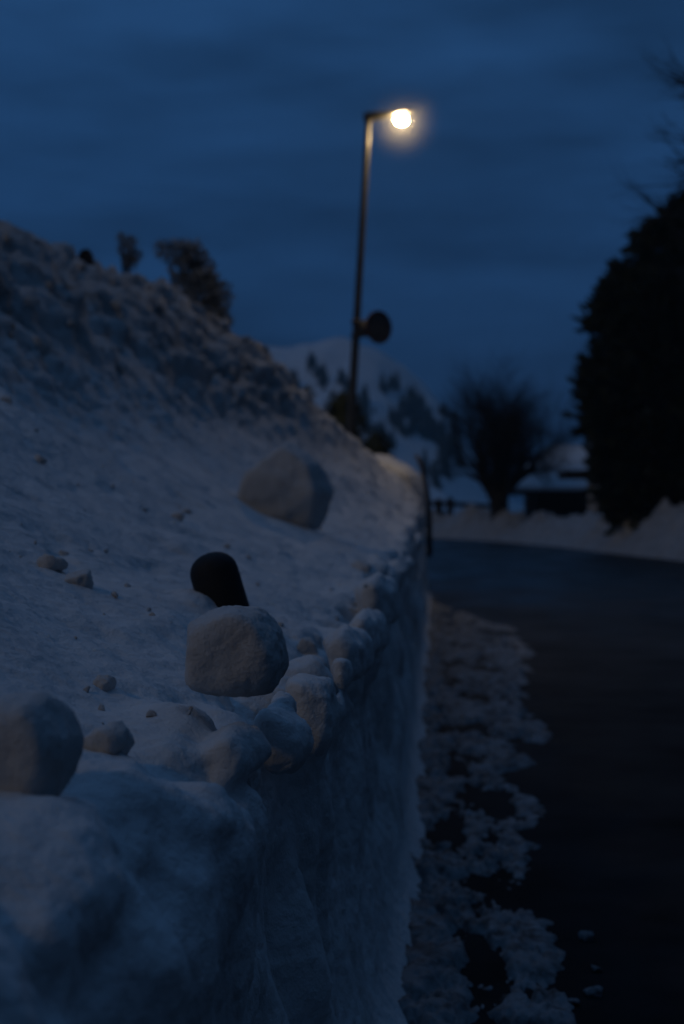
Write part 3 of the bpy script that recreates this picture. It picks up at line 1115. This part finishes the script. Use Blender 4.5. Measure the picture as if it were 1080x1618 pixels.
# bent marker stake at the end of the wall
D2 = 22.9
pp = [P(678, 850, D2), P(678, 830, D2), P(677, 800, D2), P(673, 765, D2), P(666, 738, D2), P(657, 718, D2)]
st = empty('snow_stake', pp[0], 'thin dark bent stake standing at the far end of the snow wall', 'stake')
g = Geo()
g.tube([pp[0] - Vector((0, 0, .3))] + pp, [.05, .05, .048, .045, .04, .038, .03], 10)
g.build('stake_shaft', M_SIGN, st)

# rail fence beyond the bend
D3 = 62
fb = P(715, 820, D3)
fence = empty('rail_fence', fb, 'low dark rail fence beyond the bend, left of the bare tree', 'fence')
g = Geo()
a, c = P(640, 793, D3), P(800, 801, D3)
g.tube([a, c], [0.10, 0.10], 8)
g.build('rail', M_TIMBER, fence)
for (px, w_, py0) in ((693, .17, 788), (711, .15, 786), (640, .14, 788), (790, .14, 794)):
    g = Geo()
    p = P(px, py0, D3)
    g.tube([Vector((p.x, p.y - .12, -1.6)), Vector((p.x, p.y - .12, p.z - .08)), Vector((p.x, p.y - .12, p.z))], [w_ * .7, w_, w_ * .6], 10)
    g.build('post', M_TIMBER, fence)

# ================================================================== house with snowy hipped roof
D4 = 61.0
zE = P(860, 781, D4).z
zR = P(860, 700, D4).z
x0 = P(796, 781, D4).x
xw = P(846, 781, D4).x
x1 = x0 + 11.0
zg = -1.2
house = empty('house', (xw, D4, zg), 'low dark house with a thick snow-covered hipped roof behind the bare tree', 'house')
g = Geo()
g.box((xw, D4 + .5, zg), (x1 - .5, D4 + 8, zE - 0.02))
g.build('wall', M_TIMBER, house, False)
def hip(g, xa, xb, ya, yb, ze, zr, th):
    ins = (yb - ya) * 0.3
    xm = xa + 2.2
    top_ = [(xa, ya, ze), (xb, ya, ze), (xb, yb, ze), (xa, yb, ze), (xm, ya + ins, zr), (xb - 2.6, ya + ins, zr)]
    o = len(g.v)
    g.v += [(x, y, z + th) for x, y, z in top_] + [(x, y, z) for x, y, z in top_[:4]]
    for f in ((0, 1, 5, 4), (1, 2, 5), (2, 3, 4, 5), (3, 0, 4), (0, 6, 7, 1), (1, 7, 8, 2), (2, 8, 9, 3), (3, 9, 6, 0), (6, 9, 8, 7)):
        g.f.append(tuple(o + k for k in f))
g = Geo()
hip(g, x0, x1, D4 - .4, D4 + 8.9, zE - .02, zR - .25, 0.13)
roof = g.build('roof', M_TIMBER, house, False)
g = Geo()
hip(g, x0 + .05, x1 - .05, D4 - .33, D4 + 8.8, zE + .135, zR - .17, 0.20)
sn = g.build('roof_snow', M_HILL, None, False)
sn.parent = roof
bv = sn.modifiers.new('soft', 'BEVEL')
bv.width = 0.09
bv.segments = 3
for px in (799, 838):
    g = Geo()
    p = P(px, 800, D4 + .1)
    g.box((p.x - .1, p.y - .1, zg), (p.x + .1, p.y + .1, zE - .03))
    g.build('porch_post', M_TIMBER, house, False)
g = Geo()
g.box((xw + 1.0, D4 + .46, .2), (xw + 1.9, D4 + .497, 1.2))
wf = g.build('window', M_TIMBER, house, False)
g = Geo()
g.box((xw + 1.07, D4 + .43, .27), (xw + 1.83, D4 + .458, 1.13))
pn = g.build('pane', M_GLASS, None, False)
pn.parent = wf

# flat-roofed porch beside the conifer
D5 = 53.0
pa, pb_ = P(891, 743, D5), P(891, 756, D5)
cx0, cx1 = P(929, 760, D5).x, P(943, 760, D5).x
porch = empty('flat_canopy', (cx0, D5, -1), 'dark flat canopy roof on a pale column next to the conifer', 'canopy')
g = Geo()
g.box((pa.x, D5 - .3, pb_.z), (pa.x + 5.5, D5 + 2.6, pa.z))
g.build('roof_slab', M_TIMBER, porch, False)
for xx in (0, 3.2):
    g = Geo()
    g.box((cx0 + xx, D5 - .1, -1.4), (cx1 + xx, D5 + .22, pb_.z - .003))
    g.build('column', M_PLASTER, porch, False)

# low shrub with a cap of snow between tree and house
k = 57.0 / F
sb = P(812, 838, 57.0)
ls = empty('shrub', sb, 'low dark shrub under a cap of snow between the bare tree and the house', 'shrub')
g = Geo()
random.seed(9)
for _ in range(500):
    dd = Vector((random.gauss(0, 1), random.gauss(0, 1), abs(random.gauss(0, 1)))).normalized()
    g.leaf(sb + Vector((dd.x * 14 * k, dd.y * 14 * k, dd.z * 20 * k)) * random.uniform(.3, 1), dd, 5 * k, 1.5 * k)
g.build('crown', M_LEAF, ls, False)
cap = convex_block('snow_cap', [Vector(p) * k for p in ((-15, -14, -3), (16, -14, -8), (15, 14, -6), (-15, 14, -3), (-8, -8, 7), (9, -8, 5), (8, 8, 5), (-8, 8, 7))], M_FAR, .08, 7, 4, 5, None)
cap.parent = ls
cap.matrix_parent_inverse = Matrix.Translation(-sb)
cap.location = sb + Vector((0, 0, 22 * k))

# ================================================================== woods on the far hillside (one mass)
random.seed(44)
g = Geo()
WOODS = [((652, 625), (668, 668), 9, 14), ((640, 640), (655, 680), 6, 10), ((690, 680), (696, 708), 7, 9), ((700, 655), (725, 670), 7, 9), ((700, 720), (702, 755), 7, 12), ((695, 718), (715, 712), 6, 8),
         ((624, 665), (640, 690), 8, 10), ((575, 630), (580, 660), 7, 7), ((560, 660), (580, 690), 8, 8), ((485, 568), (515, 615), 6, 9), ((640, 690), (660, 680), 6, 5), ((600, 618), (625, 612), 5, 5),
         ((715, 690), (725, 735), 7, 12), ((590, 690), (615, 712), 9, 12), ((655, 655), (680, 700), 8, 10), ((540, 600), (556, 640), 8, 8), ((450, 600), (470, 620), 6, 8), ((725, 660), (760, 720), 8, 12), ((670, 740), (690, 770), 6, 8)]
for (a, c, jit, nn) in WOODS:
    for i in range(int(nn * 2.2)):
        t = random.random()
        px = a[0] + (c[0] - a[0]) * t + random.gauss(0, jit * .62)
        py = a[1] + (c[1] - a[1]) * t + random.gauss(0, jit * .5)
        r = ray(px, py)
        # march to the hillside
        y = 300.0
        while y < 760:
            q = Vector((0, 0, CAM_Z)) + r * (y / r.y)
            if q.z < float(gz(np.array(q.x), np.array(q.y))):
                break
            y += 3
        if y >= 758:
            continue
        h_ = random.uniform(3.5, 8.5)
        w_ = h_ * random.uniform(.25, .36)
        for lv in range(4):
            z0 = q.z - 1 + h_ * lv * .22
            rr_ = w_ * (1 - lv * .2)
            o = len(g.v)
            n_ = 8
            for k in range(n_):
                aa = 2 * math.pi * k / n_
                s = rr_ * random.uniform(.75, 1.1)
                g.v.append((q.x + s * math.cos(aa), q.y + s * math.sin(aa), z0 + random.uniform(-.3, .3)))
            g.v.append((q.x, q.y, z0 + h_ * .42))
            for k in range(n_):
                g.f.append((o + k, o + (k + 1) % n_, o + n_))
woods = g.build('distant_woods', M_WOODS, None, False)
tag(woods, 'scattered dark conifer woods on the far snowy hillside', kind='stuff')

# ================================================================== air
def volume_box(name, lo, hi, density, color, aniso):
    g = Geo()
    g.box(lo, hi)
    m = bpy.data.materials.new(name)
    m.use_nodes = True
    nt = m.node_tree
    nt.nodes.clear()
    out = nt.nodes.new('ShaderNodeOutputMaterial')
    pv = nt.nodes.new('ShaderNodeVolumePrincipled')
    pv.inputs['Color'].default_value = (*color, 1)
    pv.inputs['Density'].default_value = density
    pv.inputs['Anisotropy'].default_value = aniso
    nt.links.new(pv.outputs['Volume'], out.inputs['Volume'])
    o = g.build(name, m, None, False)
    tag(o, kind='stuff')
    return o


HAZE = 0.0006
if HAZE:
    volume_box('haze', (-1460, -70, -32), (1460, 1510, 110), HAZE, (0.45, 0.78, 1.0), 0.1)

# scattering ball added round the lamp head to imitate the bloom of its light
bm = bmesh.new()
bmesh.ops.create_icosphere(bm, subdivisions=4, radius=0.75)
me = bpy.data.meshes.new('lamp_halo')
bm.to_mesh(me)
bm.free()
m = bpy.data.materials.new('lamp_halo_volume')
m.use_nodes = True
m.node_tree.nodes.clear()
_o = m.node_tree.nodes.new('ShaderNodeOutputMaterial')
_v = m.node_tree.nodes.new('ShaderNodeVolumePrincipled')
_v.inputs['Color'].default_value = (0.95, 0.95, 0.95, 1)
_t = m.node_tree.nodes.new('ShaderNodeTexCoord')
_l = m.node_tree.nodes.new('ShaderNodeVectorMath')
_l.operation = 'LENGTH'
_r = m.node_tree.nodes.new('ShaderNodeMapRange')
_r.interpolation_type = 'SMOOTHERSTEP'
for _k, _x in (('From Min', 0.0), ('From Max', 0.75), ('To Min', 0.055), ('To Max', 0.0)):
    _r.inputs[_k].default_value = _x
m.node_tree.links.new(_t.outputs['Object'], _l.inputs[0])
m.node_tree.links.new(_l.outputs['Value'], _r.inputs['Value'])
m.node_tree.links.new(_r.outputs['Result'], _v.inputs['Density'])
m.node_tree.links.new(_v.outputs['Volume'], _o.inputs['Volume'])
lamp_halo = link('lamp_halo', me, None, m)
lamp_halo.location = bc
tag(lamp_halo, kind='stuff')

# ================================================================== light
SUN_AZ = math.radians(-137)      # behind and to the left of the camera (0 = +Y, clockwise)
SUN_EL = math.radians(36)
sd = Vector((math.sin(SUN_AZ) * math.cos(SUN_EL), math.cos(SUN_AZ) * math.cos(SUN_EL), math.sin(SUN_EL)))
ld = bpy.data.lights.new('sun', 'SUN')  # sun-type lamp standing in for an unseen street lamp
ld.energy = 0.13
ld.color = (1.0, 0.72, 0.34)
ld.angle = math.radians(5)
so = bpy.data.objects.new('sun', ld)
COL.objects.link(so)
so.rotation_euler = (-sd).to_track_quat('-Z', 'Y').to_euler()

w = bpy.data.worlds.new('World')
S.world = w
w.use_nodes = True
nt = w.node_tree
n, l = nt.nodes, nt.links
bg = n['Background']
sky = n.new('ShaderNodeTexSky')
sky.sky_type = 'NISHITA'
sky.sun_disc = False
sky.sun_elevation = SUN_EL
sky.sun_rotation = SUN_AZ
tc = n.new('ShaderNodeTexCoord')
sep = n.new('ShaderNodeSeparateXYZ')
l.new(tc.outputs['Generated'], sep.inputs['Vector'])


def mrange(v, a, b, c, d):
    m = n.new('ShaderNodeMapRange')
    for k, x in zip(('From Min', 'From Max', 'To Min', 'To Max'), (a, b, c, d)):
        m.inputs[k].default_value = x
    l.new(v, m.inputs['Value'])
    return m.outputs['Result']


def math_(op, a, b):
    m = n.new('ShaderNodeMath')
    m.operation = op
    for i, x in enumerate((a, b)):
        if isinstance(x, (int, float)):
            m.inputs[i].default_value = x
        else:
            l.new(x, m.inputs[i])
    return m.outputs[0]


front = math_('MULTIPLY', mrange(sep.outputs['Y'], -0.6, 0.85, 0.30, 1.0), mrange(sep.outputs['X'], 0.22, 0.75, 1.0, 0.2))
el = n.new('ShaderNodeValToRGB')
ce = el.color_ramp.elements
while len(ce) < 6:
    ce.new(0.5)
for q_, (p_, c_) in zip(ce, ((0.0, (.0064, .0295, .090)), (0.10, (.0072, .0350, .106)), (0.20, (.0098, .0450, .132)), (0.34, (.0124, .0525, .148)), (0.6, (.037, .105, .255)), (0.95, (.068, .175, .40)))):
    q_.position = p_
    q_.color = (*c_, 1)
l.new(sep.outputs['Z'], el.inputs['Fac'])
mp = n.new('ShaderNodeMapping')
mp.inputs['Scale'].default_value = (1.0, 1.0, 4.2)
mp.inputs['Rotation'].default_value = (0, math.radians(8), 0)
l.new(tc.outputs['Generated'], mp.inputs['Vector'])
cn = n.new('ShaderNodeTexNoise')
cn.inputs['Scale'].default_value = 4.2
cn.inputs['Detail'].default_value = 5
cn.inputs['Roughness'].default_value = 0.5
l.new(mp.outputs['Vector'], cn.inputs['Vector'])
cl = mrange(cn.outputs['Fac'], 0.36, 0.64, 0.72, 1.24)
fac = math_('MULTIPLY', front, cl)
# overcast dusk blue mixed with the clear-sky colour
mix = n.new('ShaderNodeMixRGB')
mix.inputs['Fac'].default_value = 0.06
l.new(el.outputs['Color'], mix.inputs['Color1'])
skm = n.new('ShaderNodeVectorMath')
skm.operation = 'SCALE'
skm.inputs['Scale'].default_value = 0.012
l.new(sky.outputs['Color'], skm.inputs[0])
l.new(skm.outputs['Vector'], mix.inputs['Color2'])
mul = n.new('ShaderNodeVectorMath')
mul.operation = 'SCALE'
l.new(mix.outputs['Color'], mul.inputs[0])
l.new(fac, mul.inputs['Scale'])
l.new(mul.outputs['Vector'], bg.inputs['Color'])
bg.inputs['Strength'].default_value = 1.0

S.view_settings.view_transform = 'Standard'
S.view_settings.look = 'None'
S.view_settings.exposure = 0.0
S.view_settings.gamma = 1.0
S.cycles.max_bounces = 6
S.cycles.diffuse_bounces = 3
S.cycles.volume_bounces = 0
S.cycles.use_denoising = True
